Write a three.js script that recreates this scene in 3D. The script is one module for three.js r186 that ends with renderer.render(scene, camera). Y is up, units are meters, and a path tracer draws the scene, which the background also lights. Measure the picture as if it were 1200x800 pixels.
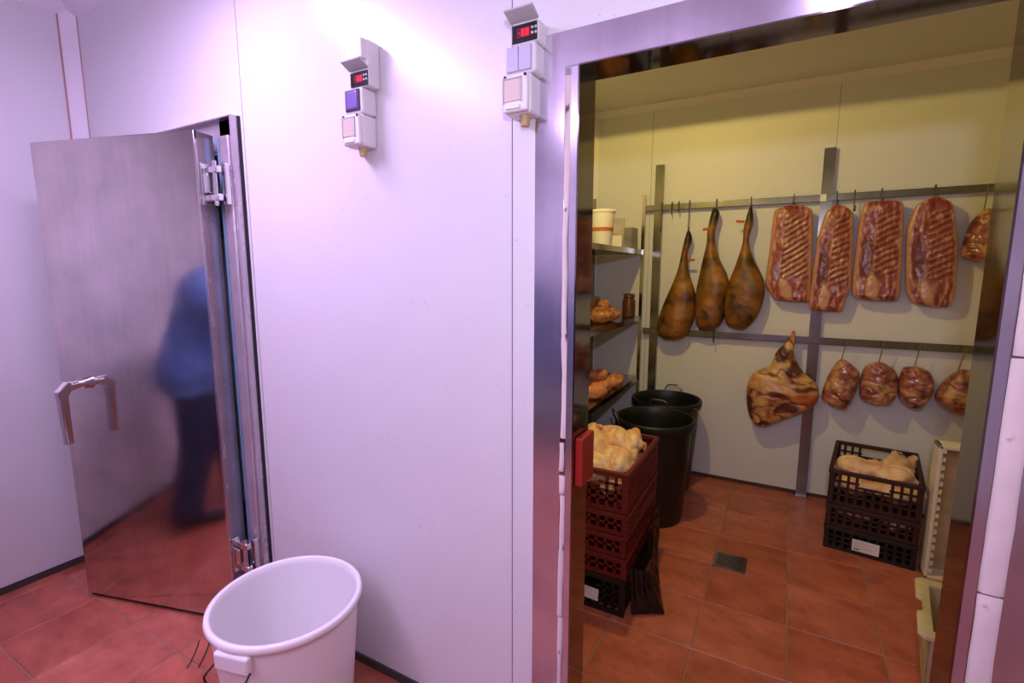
import * as THREE from 'three';
import { RectAreaLightUniformsLib } from 'three/addons/lights/RectAreaLightUniformsLib.js';
import { RoundedBoxGeometry } from 'three/addons/geometries/RoundedBoxGeometry.js';
import { MarchingCubes } from 'three/addons/objects/MarchingCubes.js';
import { ImprovedNoise } from 'three/addons/math/ImprovedNoise.js';
import { mergeGeometries, mergeVertices } from 'three/addons/utils/BufferGeometryUtils.js';

// ------------------------------------------------------------------ camera, lamps, exposure
const scene = new THREE.Scene();
scene.background = new THREE.Color(0x000000);
const camera = new THREE.PerspectiveCamera(69.2, 1.5, 0.05, 40);
camera.position.set(0, 1.47, 0);
const YAW = 29 * Math.PI / 180, PITCH = 8.1 * Math.PI / 180;
camera.lookAt(-Math.sin(YAW) * Math.cos(PITCH), 1.47 - Math.sin(PITCH), -Math.cos(YAW) * Math.cos(PITCH));

const renderer = new THREE.WebGLRenderer({ antialias: true });
renderer.toneMapping = THREE.LinearToneMapping;
renderer.toneMappingExposure = 1.0;
renderer.shadowMap.enabled = true;
RectAreaLightUniformsLib.init();

const PINK = new THREE.Color().setRGB(0.75, 0.55, 1.02);      // butcher's-shop tubes
const VIOLET = new THREE.Color().setRGB(0.80, 0.78, 0.96);   // added cool source standing in for the camera flash
const AMBER = new THREE.Color().setRGB(1.0, 0.745, 0.19);    // cold-room lamp
function areaLamp(color, intensity, w, h, pos, target) {
  const l = new THREE.RectAreaLight(color, intensity, w, h);
  l.position.set(...pos); l.lookAt(...target); scene.add(l); return l;
}
// tubes run along z under the preparation-room ceiling
areaLamp(PINK, 92, 0.09, 1.24, [-1.69, 2.515, -0.24], [-1.69, 0, -0.24]);
areaLamp(PINK, 16, 0.09, 1.24, [0.1, 2.515, 0.25], [0.1, 0, 0.25]);
areaLamp(PINK, 36, 1.24, 0.09, [-0.9, 2.515, 1.15], [-0.9, 0, 1.15]);  // added rear tube, put in to brighten the steel face plates
areaLamp(VIOLET, 1300, 0.06, 0.05, [0.05, 1.79, 0.05], [0.05, 1.79, -1]);  // stands in for the on-camera flash, shining through the doorway
const coldLamp = new THREE.SpotLight(AMBER, 4.1, 0, 88.2 * Math.PI / 180, 0, 2);
coldLamp.position.set(-0.62, 2.49, -2.2); coldLamp.target.position.set(-0.62, 0, -2.2);
coldLamp.castShadow = true; coldLamp.shadow.radius = 1.6;
scene.add(coldLamp, coldLamp.target);

// ------------------------------------------------------------------ helpers
function rng(seed) { let a = seed >>> 0; return () => { a = (a + 0x6D2B79F5) | 0; let t = Math.imul(a ^ (a >>> 15), 1 | a); t = (t + Math.imul(t ^ (t >>> 7), 61 | t)) ^ t; return ((t ^ (t >>> 14)) >>> 0) / 4294967296; }; }
const noise3 = new ImprovedNoise();
const N = (x, y, z = 0) => noise3.noise(x + 31.7, y + 17.3, z + 5.9);
const fbm = (x, y, z = 0, o = 4) => { let s = 0, a = 0.5; for (let i = 0; i < o; i++) { s += a * N(x, y, z); x *= 2.03; y *= 2.03; z *= 2.03; a *= 0.5; } return s; };
const clamp = (v, a = 0, b = 1) => Math.min(b, Math.max(a, v));
const smooth = (a, b, v) => { const t = clamp((v - a) / (b - a)); return t * t * (3 - 2 * t); };
const col = (h) => new THREE.Color(h);
const mixc = (a, b, t) => a.clone().lerp(b, clamp(t));
const taken = {};
function numbered(n) { const k = taken[n] = (taken[n] ?? -1) + 1; return k ? n + '_' + String(k).padStart(3, '0') : n; }
function tag(o, label, category, group, kind) {
  o.userData.label = label; o.userData.category = category;
  if (group) o.userData.group = group;
  if (kind) o.userData.kind = kind;
  return o;
}
function thing(name, label, category, pos = [0, 0, 0], turn = 0, group, kind) {
  const g = new THREE.Group(); g.name = numbered(name); g.position.set(...pos); g.rotation.y = turn;
  scene.add(g); return tag(g, label, category, group, kind);
}
function part(parent, name, geo, mat, pos, rot, label) {
  const m = new THREE.Mesh(geo, mat); m.name = name; m.castShadow = m.receiveShadow = true;
  if (pos) m.position.set(...pos); if (rot) m.rotation.set(...rot);
  if (label) m.userData.label = label;
  parent.add(m); return m;
}
function solo(name, label, category, geo, mat, pos, rot, group, kind) {
  const m = part(scene, numbered(name), geo, mat, pos, rot); return tag(m, label, category, group, kind);
}
function metreUV(geo) {          // uv in metres from the face direction
  const g = geo.index ? geo.toNonIndexed() : geo; const p = g.attributes.position, n = p.count, uv = new Float32Array(n * 2);
  const a = new THREE.Vector3(), b = new THREE.Vector3(), c = new THREE.Vector3();
  for (let i = 0; i < n; i += 3) {
    a.fromBufferAttribute(p, i); b.fromBufferAttribute(p, i + 1); c.fromBufferAttribute(p, i + 2);
    const q = b.clone().sub(a).cross(c.clone().sub(a)); const ax = Math.abs(q.x), ay = Math.abs(q.y), az = Math.abs(q.z);
    for (let k = 0; k < 3; k++) { const v = [a, b, c][k]; let u, w; if (ay >= ax && ay >= az) { u = v.x; w = v.z; } else if (ax >= az) { u = v.z; w = v.y; } else { u = v.x; w = v.y; } uv[(i + k) * 2] = u; uv[(i + k) * 2 + 1] = w; }
  }
  g.setAttribute('uv', new THREE.BufferAttribute(uv, 2)); return g;
}
const box = (w, h, d, x = 0, y = 0, z = 0) => metreUV(new THREE.BoxGeometry(w, h, d).translate(x, y, z));
const bx = (x0, x1, y0, y1, z0, z1) => box(x1 - x0, y1 - y0, z1 - z0, (x0 + x1) / 2, (y0 + y1) / 2, (z0 + z1) / 2);
const rbox = (w, h, d, r = 0.004, s = 2, x = 0, y = 0, z = 0) => metreUV(new RoundedBoxGeometry(w, h, d, s, Math.min(r, w / 2.01, h / 2.01, d / 2.01)).translate(x, y, z));
const rbx = (x0, x1, y0, y1, z0, z1, r = 0.004) => rbox(x1 - x0, y1 - y0, z1 - z0, r, 2, (x0 + x1) / 2, (y0 + y1) / 2, (z0 + z1) / 2);
const merge = (l) => mergeGeometries(l.map((g) => { const q = g.index ? g.toNonIndexed() : g; for (const k of Object.keys(q.attributes)) if (!['position', 'normal', 'uv'].includes(k)) q.deleteAttribute(k); return q; }));
const tube = (pts, r, seg = 40, rad = 8, closed = false, tension = 0.5) => new THREE.TubeGeometry(new THREE.CatmullRomCurve3(pts.map((p) => new THREE.Vector3(...p)), closed, 'catmullrom', tension), seg, r, rad, closed);
const cyl = (r0, r1, h, s = 24) => new THREE.CylinderGeometry(r0, r1, h, s);
function extrude(poly, depth, bevel = 0) {
  const g = new THREE.ExtrudeGeometry(new THREE.Shape(poly.map((p) => new THREE.Vector2(...p))), { depth, bevelEnabled: bevel > 0, bevelSize: bevel, bevelThickness: bevel, bevelSegments: 2 });
  return metreUV(g);
}
// textures ----------------------------------------------------------
function dataTex(n, fn, srgb) {
  const d = new Uint8Array(n * n * 4);
  for (let j = 0; j < n; j++) for (let i = 0; i < n; i++) { const c = fn(i / n, j / n); const k = (j * n + i) * 4; d[k] = clamp(c[0]) * 255; d[k + 1] = clamp(c[1]) * 255; d[k + 2] = clamp(c[2]) * 255; d[k + 3] = 255; }
  const t = new THREE.DataTexture(d, n, n); t.wrapS = t.wrapT = THREE.MirroredRepeatWrapping; t.magFilter = THREE.LinearFilter; t.minFilter = THREE.LinearMipmapLinearFilter; t.generateMipmaps = true;
  if (srgb) t.colorSpace = THREE.SRGBColorSpace; t.needsUpdate = true; return t;
}
function rep(t, s) { const c = t.clone(); c.repeat.set(s, s); c.needsUpdate = true; return c; }
const tileTex = dataTex(512, (u, v) => { const a = fbm(u * 7, v * 7, 1, 5), b = fbm(u * 30, v * 30, 4, 3), s = fbm(u * 3, v * 14, 9, 3); const m = 0.86 + 0.20 * a + 0.10 * b + 0.10 * s; return [m, m * (0.98 + 0.10 * a), m * (0.97 + 0.14 * a)]; }, true);
const tileBump = dataTex(256, (u, v) => { const a = 0.5 + 0.5 * fbm(u * 9, v * 9, 2, 5); return [a, a, a]; });
const wallTex = dataTex(512, (u, v) => { const a = fbm(u * 4, v * 4, 3, 5), sp = N(u * 90, v * 90, 8) > 0.62 ? 0.08 : 0; const m = 0.98 + 0.006 * a - sp; return [m, m, m]; }, true);
const wallRough = dataTex(256, (u, v) => { const a = 0.85 + 0.02 * fbm(u * 5, v * 5, 6, 4); return [a, a, a]; });
const steelRough = dataTex(512, (u, v) => { const a = 0.5 + 0.10 * fbm(u * 60, v * 1.6, 2, 3) + 0.35 * fbm(u * 4, v * 4, 7, 4); return [a, a, a]; });
const steelTex = dataTex(512, (u, v) => { const a = fbm(u * 5, v * 5, 12, 5), s = fbm(u * 50, v * 2, 3, 3); const m = 0.92 + 0.14 * a + 0.04 * s; return [m, m, m]; }, true);
const foamTex = dataTex(256, (u, v) => { const a = fbm(u * 6, v * 6, 3, 4), c = smooth(0.28, 0.4, fbm(u * 16, v * 16, 5, 4)); const m = 0.92 + 0.1 * a - 0.55 * c; return [m, m * 0.97, m * 0.94]; }, true);
const grainTex = dataTex(256, (u, v) => { const a = fbm(u * 8, v * 8, 3, 5); const m = 0.9 + 0.25 * a; return [m, m, m]; }, true);
// materials -----------------------------------------------------------
const mat = (color, o = {}) => new THREE.MeshPhysicalMaterial({ color: col(color), roughness: 0.5, ...o });
const M = {
  panel: mat(0xdddcdc, { roughness: 0.33, roughnessMap: wallRough, map: wallTex }),
  panelCold: mat(0xdddcdc, { roughness: 0.60, roughnessMap: wallRough, map: wallTex }),
  ceiling: mat(0xdddcdc, { roughness: 0.6, map: wallTex }),
  trim: mat(0xe9e4e8, { roughness: 0.45 }),
  caulk: mat(0xc79c9a, { roughness: 0.7, map: foamTex }),
  baseDark: mat(0x4a403c, { roughness: 0.7, map: grainTex }),
  grout: mat(0xa8836e, { roughness: 0.9, map: grainTex }),
  steel: mat(0xb9b4b2, { metalness: 1, roughness: 0.30, roughnessMap: steelRough, map: steelTex }),
  frameSteel: mat(0xd2c8d0, { metalness: 0.6, roughness: 0.5, roughnessMap: steelRough, map: steelTex }),
  leafSteel: mat(0xe0d8d4, { metalness: 1, roughness: 0.24, roughnessMap: steelRough, map: steelTex }),
  mirror: mat(0x8f8882, { metalness: 1, roughness: 0.16, roughnessMap: steelRough, map: steelTex }),
  band: mat(0xe2deea, { metalness: 0.9, roughness: 0.34, roughnessMap: steelRough, map: steelTex }),
  chrome: mat(0xd8d6d8, { metalness: 1, roughness: 0.14 }),
  galv: mat(0x8d8a84, { metalness: 0.9, roughness: 0.42, roughnessMap: steelRough, map: steelTex }),
  rubber: mat(0x1a1a1c, { roughness: 0.6 }),
  gasketBlue: mat(0x5f86a0, { roughness: 0.45 }),
  brownSeal: mat(0x8a5a30, { roughness: 0.5 }),
  foam: mat(0xeadfe2, { roughness: 0.8, map: foamTex }),
  white: mat(0xe6e2e4, { roughness: 0.42 }),
  offwhite: mat(0xe4ded8, { roughness: 0.4 }),
  greyLid: mat(0xb6bab8, { roughness: 0.4 }),
  rocker: mat(0xb9b6cc, { roughness: 0.35 }),
  black: mat(0x0c0c0e, { roughness: 0.35 }),
  blackPlastic: mat(0x121413, { roughness: 0.42 }),
  crateRed: mat(0x641814, { roughness: 0.45 }),
  crateBlack: mat(0x120c0b, { roughness: 0.5 }),
  wire: mat(0x1b1b1d, { roughness: 0.4, metalness: 0.6 }),
  bagBlack: mat(0x070809, { roughness: 0.34, side: THREE.DoubleSide }),
  cream: mat(0xd8cba0, { roughness: 0.45, map: grainTex }),
  bucket: mat(0xeceae8, { roughness: 0.4 }),
};
const tileMats = ['#c76e55', '#c16850', '#cc745d', '#bd654c', '#c97056'].map((c) => mat(c, { roughness: 0.42, map: tileTex, bumpMap: tileBump, bumpScale: 0.0006 }));

// chamfered tile: 18 triangles, local uv with an offset per variant
function tileGeo(w, d, h, c, seed) {
  const r = rng(seed), ou = r(), ov = r(), x = w / 2, z = d / 2, P = [], U = [];
  const quad = (a, b, e, f) => { for (const q of [a, b, e, a, e, f]) { P.push(...q); U.push(ou + q[0], ov + q[2] + q[1]); } };
  const T = [[-x + c, 0, -z + c], [-x + c, 0, z - c], [x - c, 0, z - c], [x - c, 0, -z + c]], R = [[-x, -c, -z], [-x, -c, z], [x, -c, z], [x, -c, -z]], B = R.map((q) => [q[0], -h, q[2]]);
  quad(T[0], T[1], T[2], T[3]);
  for (let i = 0; i < 4; i++) { const j = (i + 1) % 4; quad(T[j], T[i], R[i], R[j]); quad(R[j], R[i], B[i], B[j]); }
  const g = new THREE.BufferGeometry(); g.setAttribute('position', new THREE.Float32BufferAttribute(P, 3)); g.setAttribute('uv', new THREE.Float32BufferAttribute(U, 2)); g.computeVertexNormals(); return g;
}
function tiledFloor(name, label, x0, x1, z0, z1, gx, gz, px, pz, skip) {
  const f = thing(name, label, 'floor', [0, 0, 0], 0, null, 'structure');
  part(f, 'grout_bed', bx(x0, x1, -0.08, -0.0035, z0, z1), M.grout);
  const vars = [1, 2, 3, 4, 5, 6].map((s) => tileGeo(px - 0.005, pz - 0.005, 0.02, 0.0025, s * 17));
  const R = rng(91); let k = 0;
  const i0 = Math.floor((x0 - gx) / px), i1 = Math.ceil((x1 - gx) / px), j0 = Math.floor((z0 - gz) / pz), j1 = Math.ceil((z1 - gz) / pz);
  for (let i = i0; i < i1; i++) for (let j = j0; j < j1; j++) {
    const ax = Math.max(x0, gx + i * px), bx_ = Math.min(x1, gx + (i + 1) * px), az = Math.max(z0, gz + j * pz), bz = Math.min(z1, gz + (j + 1) * pz);
    if (bx_ - ax < 0.03 || bz - az < 0.03) continue;
    const whole = bx_ - ax > px - 0.001 && bz - az > pz - 0.001;
    const g = whole ? vars[Math.floor(R() * 6)] : tileGeo(bx_ - ax - 0.005, bz - az - 0.005, 0.02, 0.0025, 1000 + k);
    k++;
    part(f, 'tile', g, tileMats[Math.floor(R() * tileMats.length)], [(ax + bx_) / 2, (R() - 0.5) * 0.0012, (az + bz) / 2], [0, whole && R() > 0.5 ? Math.PI : 0, 0]);
  }
  return f;
}

// ------------------------------------------------------------------ the setting
const ZW = -1.207, ZI = -1.307, ZB = -3.66, XL = -3.06, XR = 2.3, ZO = 1.75, YC = 2.70, YCC = 2.61, CXL = -1.33, CXR = 1.5;
const fl = tiledFloor('floor', 'red terracotta tiled floor of the preparation room', XL, XR, ZW, ZO, -2.315, -0.89, 0.332, 0.326);
const fl2 = tiledFloor('floor', 'terracotta tiled floor inside the cold room', CXL, CXR, ZB, ZW, -0.237, -1.88, 0.330, 0.322);
// dark rubber scuffs left by the door on the tiles
for (const [r, a0, a1, w] of [[0.665, 0.52, 0.80, 0.005], [0.64, 0.50, 0.72, 0.007], [0.60, 0.42, 0.78, 0.005], [0.55, 0.40, 0.80, 0.005], [0.51, 0.40, 0.70, 0.004]]) {
  const g = new THREE.RingGeometry(r - w / 2, r + w / 2, 24, 1, a0, a1 - a0).rotateX(-Math.PI / 2);
  part(fl, 'scuff_mark', metreUV(g), M.rubber, [-2.27 , 0.0016, -0.55], [0, 0.25, 0]);
}
const wallF = thing('wall_front', 'white insulated panel wall with two steel cold room doorways', 'wall', [0, 0, 0], 0, null, 'structure');
const wp = (poly) => part(wallF, 'wall_panel', extrude(poly, ZW - ZI, 0).translate(0, 0, ZI), M.panel);
wp([[XL - 0.1, 0], [-2.62, 0], [-2.62, 1.92], [-1.95, 1.92], [-1.95, 0], [-1.8125, 0], [-1.8125, YC], [XL - 0.1, YC]]);
wp([[-1.809, 0], [-0.670, 0], [-0.670, YC], [-1.809, YC]]);
wp([[-0.667, 0], [-0.480, 0], [-0.480, 1.967], [0.339, 1.967], [0.339, 0], [XR + 0.1, 0], [XR + 0.1, YC], [-0.667, YC]]);
part(wallF, 'joint_filler', merge([bx(-1.8125, -1.809, 0, YC, ZI, ZW - 0.002), bx(-0.670, -0.667, 0, YC, ZI, ZW - 0.002)]), M.rubber);
const wallL = thing('wall_left', 'plain pale panel wall beside the ajar steel door', 'wall', [0, 0, 0], 0, null, 'structure');
part(wallL, 'wall_panel', bx(XL - 0.1, XL, 0, YC, ZI, ZO + 0.1), M.panel);
for (const [n, l, g] of [['wall_right', 'plain white side wall beyond the doorway', bx(XR, XR + 0.1, 0, YC, ZI, ZO + 0.1)], ['wall_rear', 'plain white wall behind the viewer', bx(XL - 0.1, XR + 0.1, 0, YC, ZO, ZO + 0.1)]]) solo(n, l, 'wall', g, M.panel, null, null, null, 'structure');
solo('ceiling', 'white panel ceiling of the preparation room', 'ceiling', bx(XL - 0.1, XR + 0.1, YC, YC + 0.1, ZI, ZO + 0.1), M.ceiling, null, null, null, 'structure');
// corner and ceiling coves with pinkish caulk lines
{
  const t1 = thing('trim_1', 'white corner cove strip with pinkish sealant edges', 'trim', [XL, 0, ZW], 0, null, 'structure');
  part(t1, 'cove_strip', extrude([[0, 0], [0.052, 0], [0, -0.052]], YC).rotateX(-Math.PI / 2), M.trim);
  part(t1, 'sealant', merge([tube([[0.001, 0, 0.055], [0.002, 1.4, 0.054], [0.001, YC, 0.055]], 0.0035, 20, 6), tube([[0.055, 0, 0.001], [0.054, 1.3, 0.002], [0.055, YC, 0.001]], 0.0025, 20, 6)]), M.caulk);
  const t2 = thing('trim_2', 'white cove strip along the ceiling above the panel wall', 'trim', [0, YC, ZW], 0, null, 'structure');
  part(t2, 'cove_strip', extrude([[0, 0], [0, -0.05], [0.05, 0]], XR - XL).rotateY(-Math.PI / 2).translate(XR, 0, 0), M.trim);
  const t3 = thing('trim_3', 'white cove strip along the ceiling of the left wall', 'trim', [XL, YC, ZW], 0, null, 'structure');
  part(t3, 'cove_strip', extrude([[0, 0], [0, -0.05], [0.05, 0]], ZO - ZW), M.trim);
}
solo('baseboard_left', 'dark skirting line at the foot of the pale left wall', 'baseboard', bx(XL, XL + 0.008, 0, 0.032, ZW, ZO), M.baseDark, null, null, null, 'structure');
{
  const b = thing('baseboard_front', 'dark skirting line at the foot of the white panel wall', 'baseboard', [0, 0, 0], 0, null, 'structure');
  part(b, 'skirting', bx(-1.825, -0.60, 0, 0.03, ZW, ZW + 0.008), M.baseDark);
  part(b, 'skirting', bx(XL, -2.66, 0, 0.03, ZW, ZW + 0.008), M.baseDark);
  part(b, 'skirting', bx(0.48, XR, 0, 0.03, ZW, ZW + 0.008), M.baseDark);
}
// cold room shell
const wallB = thing('wall_back', 'off-white panel wall behind the hanging meat', 'wall', [0, 0, 0], 0, null, 'structure');
for (const [a, b] of [[CXL - 0.1, -0.900], [-0.898, 0.196], [0.198, CXR + 0.1]]) part(wallB, 'wall_panel', bx(a, b, 0, YCC, ZB - 0.1, ZB), M.panelCold);
part(wallB, 'joint_filler', merge([bx(-0.900, -0.898, 0, YCC, ZB - 0.1, ZB - 0.001), bx(0.196, 0.198, 0, YCC, ZB - 0.1, ZB - 0.001)]), M.rubber);
solo('wall_cold_left', 'off-white side wall behind the steel shelving', 'wall', bx(CXL - 0.1, CXL, 0, YCC, ZB, ZI), M.panelCold, null, null, null, 'structure');
solo('wall_cold_right', 'off-white side wall of the cold room behind the white tray', 'wall', bx(CXR, CXR + 0.1, 0, YCC, ZB, ZI), M.panelCold, null, null, null, 'structure');
solo('ceiling', 'panel ceiling inside the cold room', 'ceiling', bx(CXL - 0.1, CXR + 0.1, YCC, YCC + 0.1, ZB - 0.1, ZI), M.ceiling, null, null, null, 'structure');
{
  const t4 = thing('trim_4', 'pale cove strip where the cold room wall meets its ceiling', 'trim', [0, YCC, ZB], 0, null, 'structure');
  part(t4, 'cove_strip', extrude([[0, 0], [0, -0.04], [0.04, 0]], CXR - CXL).rotateY(-Math.PI / 2).translate(CXR, 0, 0), M.trim);
  const t5 = thing('trim_5', 'yellowed cove strip in the cold room corner behind the shelving', 'trim', [CXL, 0, ZB], 0, null, 'structure');
  part(t5, 'cove_strip', extrude([[0, 0], [0.04, 0], [0, -0.04]], YCC).rotateX(-Math.PI / 2), M.trim);
  solo('baseboard_back', 'worn pale skirting edge at the foot of the meat wall', 'baseboard', bx(CXL, CXR, 0, 0.022, ZB, ZB + 0.006), M.baseDark, null, null, null, 'structure');
}
// second cold store behind the ajar door
{
  const r = thing('wall_store', 'dim panel store behind the ajar steel door', 'wall', [0, 0, 0], 0, null, 'structure');
  part(r, 'wall_panel', bx(-3.0, -1.5, 0, 2.2, -2.4, -2.3), M.panelCold); part(r, 'wall_panel', bx(-3.1, -3.0, 0, 2.2, -2.4, ZI), M.panelCold);
  part(r, 'wall_panel', bx(-1.5, -1.43, 0, 2.2, -2.4, ZI), M.panelCold); part(r, 'store_ceiling', bx(-3.1, -1.43, 2.2, 2.3, -2.4, ZI), M.panelCold); part(r, 'store_floor', bx(-3.1, -1.43, -0.05, 0, -2.4, ZW), M.grout);
}

// ------------------------------------------------------------------ door 2: the open doorway lining
{
  const d = thing('door_2', 'polished steel doorway lining with ragged white sealant around the open cold room', 'doorway', [0, 0, 0], 0, null, 'structure');
  const x0 = -0.476, x1 = 0.335, yt = 1.963;
  part(d, 'jamb', bx(x0 - 0.004, x0, 0, yt, ZI - 0.003, ZW + 0.010), M.mirror);
  part(d, 'jamb', bx(x1, x1 + 0.004, 0, yt, ZI - 0.003, ZW + 0.010), M.mirror);
  part(d, 'lintel', bx(x0 - 0.004, x1 + 0.004, yt, yt + 0.004, ZI - 0.003, ZW + 0.010), M.mirror);
  part(d, 'inner_band', bx(x0 - 0.022, x0 - 0.004, 0, yt, ZW, ZW + 0.010), M.band);
  part(d, 'inner_band', bx(x1 + 0.004, x1 + 0.022, 0, yt, ZW, ZW + 0.010), M.band);
  part(d, 'face_plate', bx(-0.597, x0 - 0.040, 0, 2.05, ZW, ZW + 0.006), M.band);
  part(d, 'face_plate', bx(x1 + 0.062, 0.50, 0, 2.05, ZW, ZW + 0.006), M.band);
  part(d, 'face_plate', bx(x0 - 0.040, x1 + 0.062, yt + 0.004, 2.05, ZW, ZW + 0.006), M.band);
  part(d, 'inner_return', bx(x0 - 0.05, x0 - 0.004, 0, yt + 0.05, ZI - 0.006, ZI - 0.001), M.steel);
  part(d, 'inner_return', bx(x1 + 0.004, x1 + 0.05, 0, yt + 0.05, ZI - 0.006, ZI - 0.001), M.steel);
  // ragged expanding-foam sealant beads, broken in places
  const bead = (xc, wA, y0, y1, seed, wob = 1) => {
    const R = rng(seed), n = Math.max(4, Math.round((y1 - y0) / 0.045)), P = []; const G = new THREE.BufferGeometry(), I = [], Q = [];
    for (let i = 0; i <= n; i++) { const y = y0 + (y1 - y0) * i / n, dx = wob * (N(y * 3.1, seed) * 0.006 + N(y * 14, seed) * 0.002), w = wA * (0.95 + wob * (0.2 * (R() - 0.5) + 0.25 * N(y * 9, seed + 3))); P.push([xc + dx - w / 2, y, 0.0055], [xc + dx - w * 0.3, y, 0.009 + R() * 0.002], [xc + dx + w * 0.3, y, 0.009 + R() * 0.002], [xc + dx + w / 2, y, 0.0055]); }
    for (let i = 0; i < n; i++) for (let k = 0; k < 3; k++) { const a = i * 4 + k; I.push(a, a + 1, a + 5, a, a + 5, a + 4); }
    I.push(0, 3, 2, 0, 2, 1); const e = n * 4; I.push(e, e + 1, e + 2, e, e + 2, e + 3);
    for (const p of P) Q.push(p[0], p[1], p[2] + ZW);
    G.setAttribute('position', new THREE.Float32BufferAttribute(Q, 3)); G.setIndex(I); G.computeVertexNormals(); return metreUV(G);
  };
  for (const [a, b, s, xo] of [[1.02, 1.945, 1, 0], [0.925, 1.005, 2, -0.004], [0.86, 0.912, 3, -0.001], [0.49, 0.855, 4, -0.001], [0.01, 0.485, 5, -0.002]]) part(d, 'sealant_bead', bead(-0.507 + xo, 0.017, a, b, s), M.foam);
  for (const [a, b, s] of [[1.32, 1.945, 11], [0.86, 1.315, 12], [0.36, 0.855, 13], [0.01, 0.355, 14]]) part(d, 'sealant_bead', bead(0.379, 0.040, a, b, s, 0.25), M.foam);
  part(d, 'back_strip', merge([bx(-0.520, -0.494, 0, yt, ZW, ZW + 0.0045), bx(0.355, 0.400, 0, yt, ZW, ZW + 0.0045)]), M.steel);
  const k = part(d, 'latch_keeper', rbx(x0, x0 + 0.022, 0.885, 1.022, ZI + 0.003, ZW - 0.004, 0.004), mat(0x96241a, { roughness: 0.35 }), null, null, 'red plastic latch keeper on the jamb');
}

// ------------------------------------------------------------------ door 1: ajar insulated steel door
{
  const d = thing('door_1', 'ajar insulated stainless steel cold room door with lever handle', 'door', [0, 0, 0], 0, null, 'structure');
  const yt = 2.04, xo = -1.83;
  const fr = part(d, 'frame', merge([bx(xo - 0.012, xo, 0, yt, ZW, ZW + 0.034), bx(-2.74, xo - 0.012, yt - 0.004, yt, ZW, ZW + 0.034), bx(-2.74, xo, 1.93, yt, ZW, ZW + 0.006), bx(xo - 0.12, xo, 0, yt, ZW, ZW + 0.006), bx(-2.74, -2.62, 0, yt, ZW, ZW + 0.006)]), M.frameSteel);
  part(fr, 'frame_rib', rbx(xo - 0.070, xo - 0.014, 0, 1.97, ZW + 0.006, ZW + 0.044, 0.008), M.frameSteel);
  part(fr, 'brown_seal', rbx(xo - 0.082, xo - 0.070, 0, 1.97, ZW + 0.006, ZW + 0.036, 0.003), M.brownSeal, null, null, 'brown rubber seal');
  part(fr, 'blue_strip', rbx(xo - 0.108, xo - 0.086, 0, 1.97, ZW + 0.006, ZW + 0.030, 0.003), M.gasketBlue, null, null, 'blue grey rubber strip');
  part(fr, 'dark_edge', bx(xo, xo + 0.004, 0, yt, ZW, ZW + 0.012), M.rubber);
  part(fr, 'reveal', merge([bx(-1.954, -1.95, 0, 1.92, ZI, ZW + 0.006), bx(-2.62, -2.616, 0, 1.92, ZI, ZW + 0.006), bx(-2.62, -1.95, 1.916, 1.92, ZI, ZW + 0.006)]), M.steel);
  // leaf in its own frame: origin at the hinge side foot, +x towards the free edge, +z out to the room
  const lf = new THREE.Group(); lf.name = 'leaf'; lf.position.set(-1.932, 0.02, -1.092); lf.rotation.y = Math.PI + 0.275; d.add(lf);
  // (turned half way round: local +x points along the leaf, local -z out to the room)
  const W = 0.795, H = 1.96, TH = 0.086;
  part(lf, 'door_skin', rbox(W, H, TH, 0.005, 2, W / 2, H / 2, TH / 2), M.leafSteel);
  part(lf, 'edge_plate', bx(-0.002, 0.0, 0.002, H - 0.002, 0.007, TH - 0.002), M.frameSteel);
  part(lf, 'edge_trim', bx(-0.003, 0.001, 0, H, 0.0, 0.006), M.chrome);
  part(lf, 'gasket', rbx(0.012, 0.028, 0.02, H - 0.02, TH, TH + 0.018, 0.004), M.gasketBlue, null, null, 'blue grey rubber gasket');
  part(lf, 'lower_sweep', bx(0.01, W - 0.01, -0.014, 0, 0.01, 0.05), M.rubber);
  // lever handle
  const hub = [0.655, 0.985];
  part(lf, 'handle', merge([
    metreUV(cyl(0.024, 0.028, 0.02, 24).rotateX(Math.PI / 2).translate(hub[0], hub[1], -0.010)),
    metreUV(cyl(0.015, 0.017, 0.05, 20).rotateX(Math.PI / 2).translate(hub[0], hub[1], -0.040)),
    extrude([[0.038, 0.014], [0.075, 0.016], [0.112, -0.018], [0.108, -0.05], [0.100, -0.235], [0.082, -0.235], [0.082, -0.04], [0.066, -0.018], [0.038, -0.014]], 0.020, 0.003).rotateY(Math.PI / 2).translate(hub[0] - 0.010, hub[1], 0),
  ]), M.chrome);
  // hinges: plate on the leaf edge, plate on the frame rib, two knuckle arms and a pin
  for (const hy of [1.79, 0.305]) {
    const h = new THREE.Group(); h.name = 'hinge'; h.position.set(-1.930, hy, -1.100); d.add(h);
    part(h, 'leaf_plate', rbox(0.012, 0.150, 0.034, 0.003, 2, 0.000, 0, -0.018), M.chrome);
    part(h, 'frame_plate', rbox(0.026, 0.150, 0.020, 0.004, 2, 0.076, 0, -0.052), M.chrome);
    for (const s of [-1, 1]) part(h, 'knuckle_arm', rbox(0.075, 0.026, 0.026, 0.006, 2, 0.042, s * 0.050, -0.026), M.chrome);
    part(h, 'knuckle', rbox(0.040, 0.070, 0.030, 0.005, 2, 0.020, 0, -0.018), M.chrome);
    part(h, 'pin', metreUV(cyl(0.008, 0.008, 0.16, 14).translate(0.058, 0, -0.022)), M.chrome);
  }
}

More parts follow.
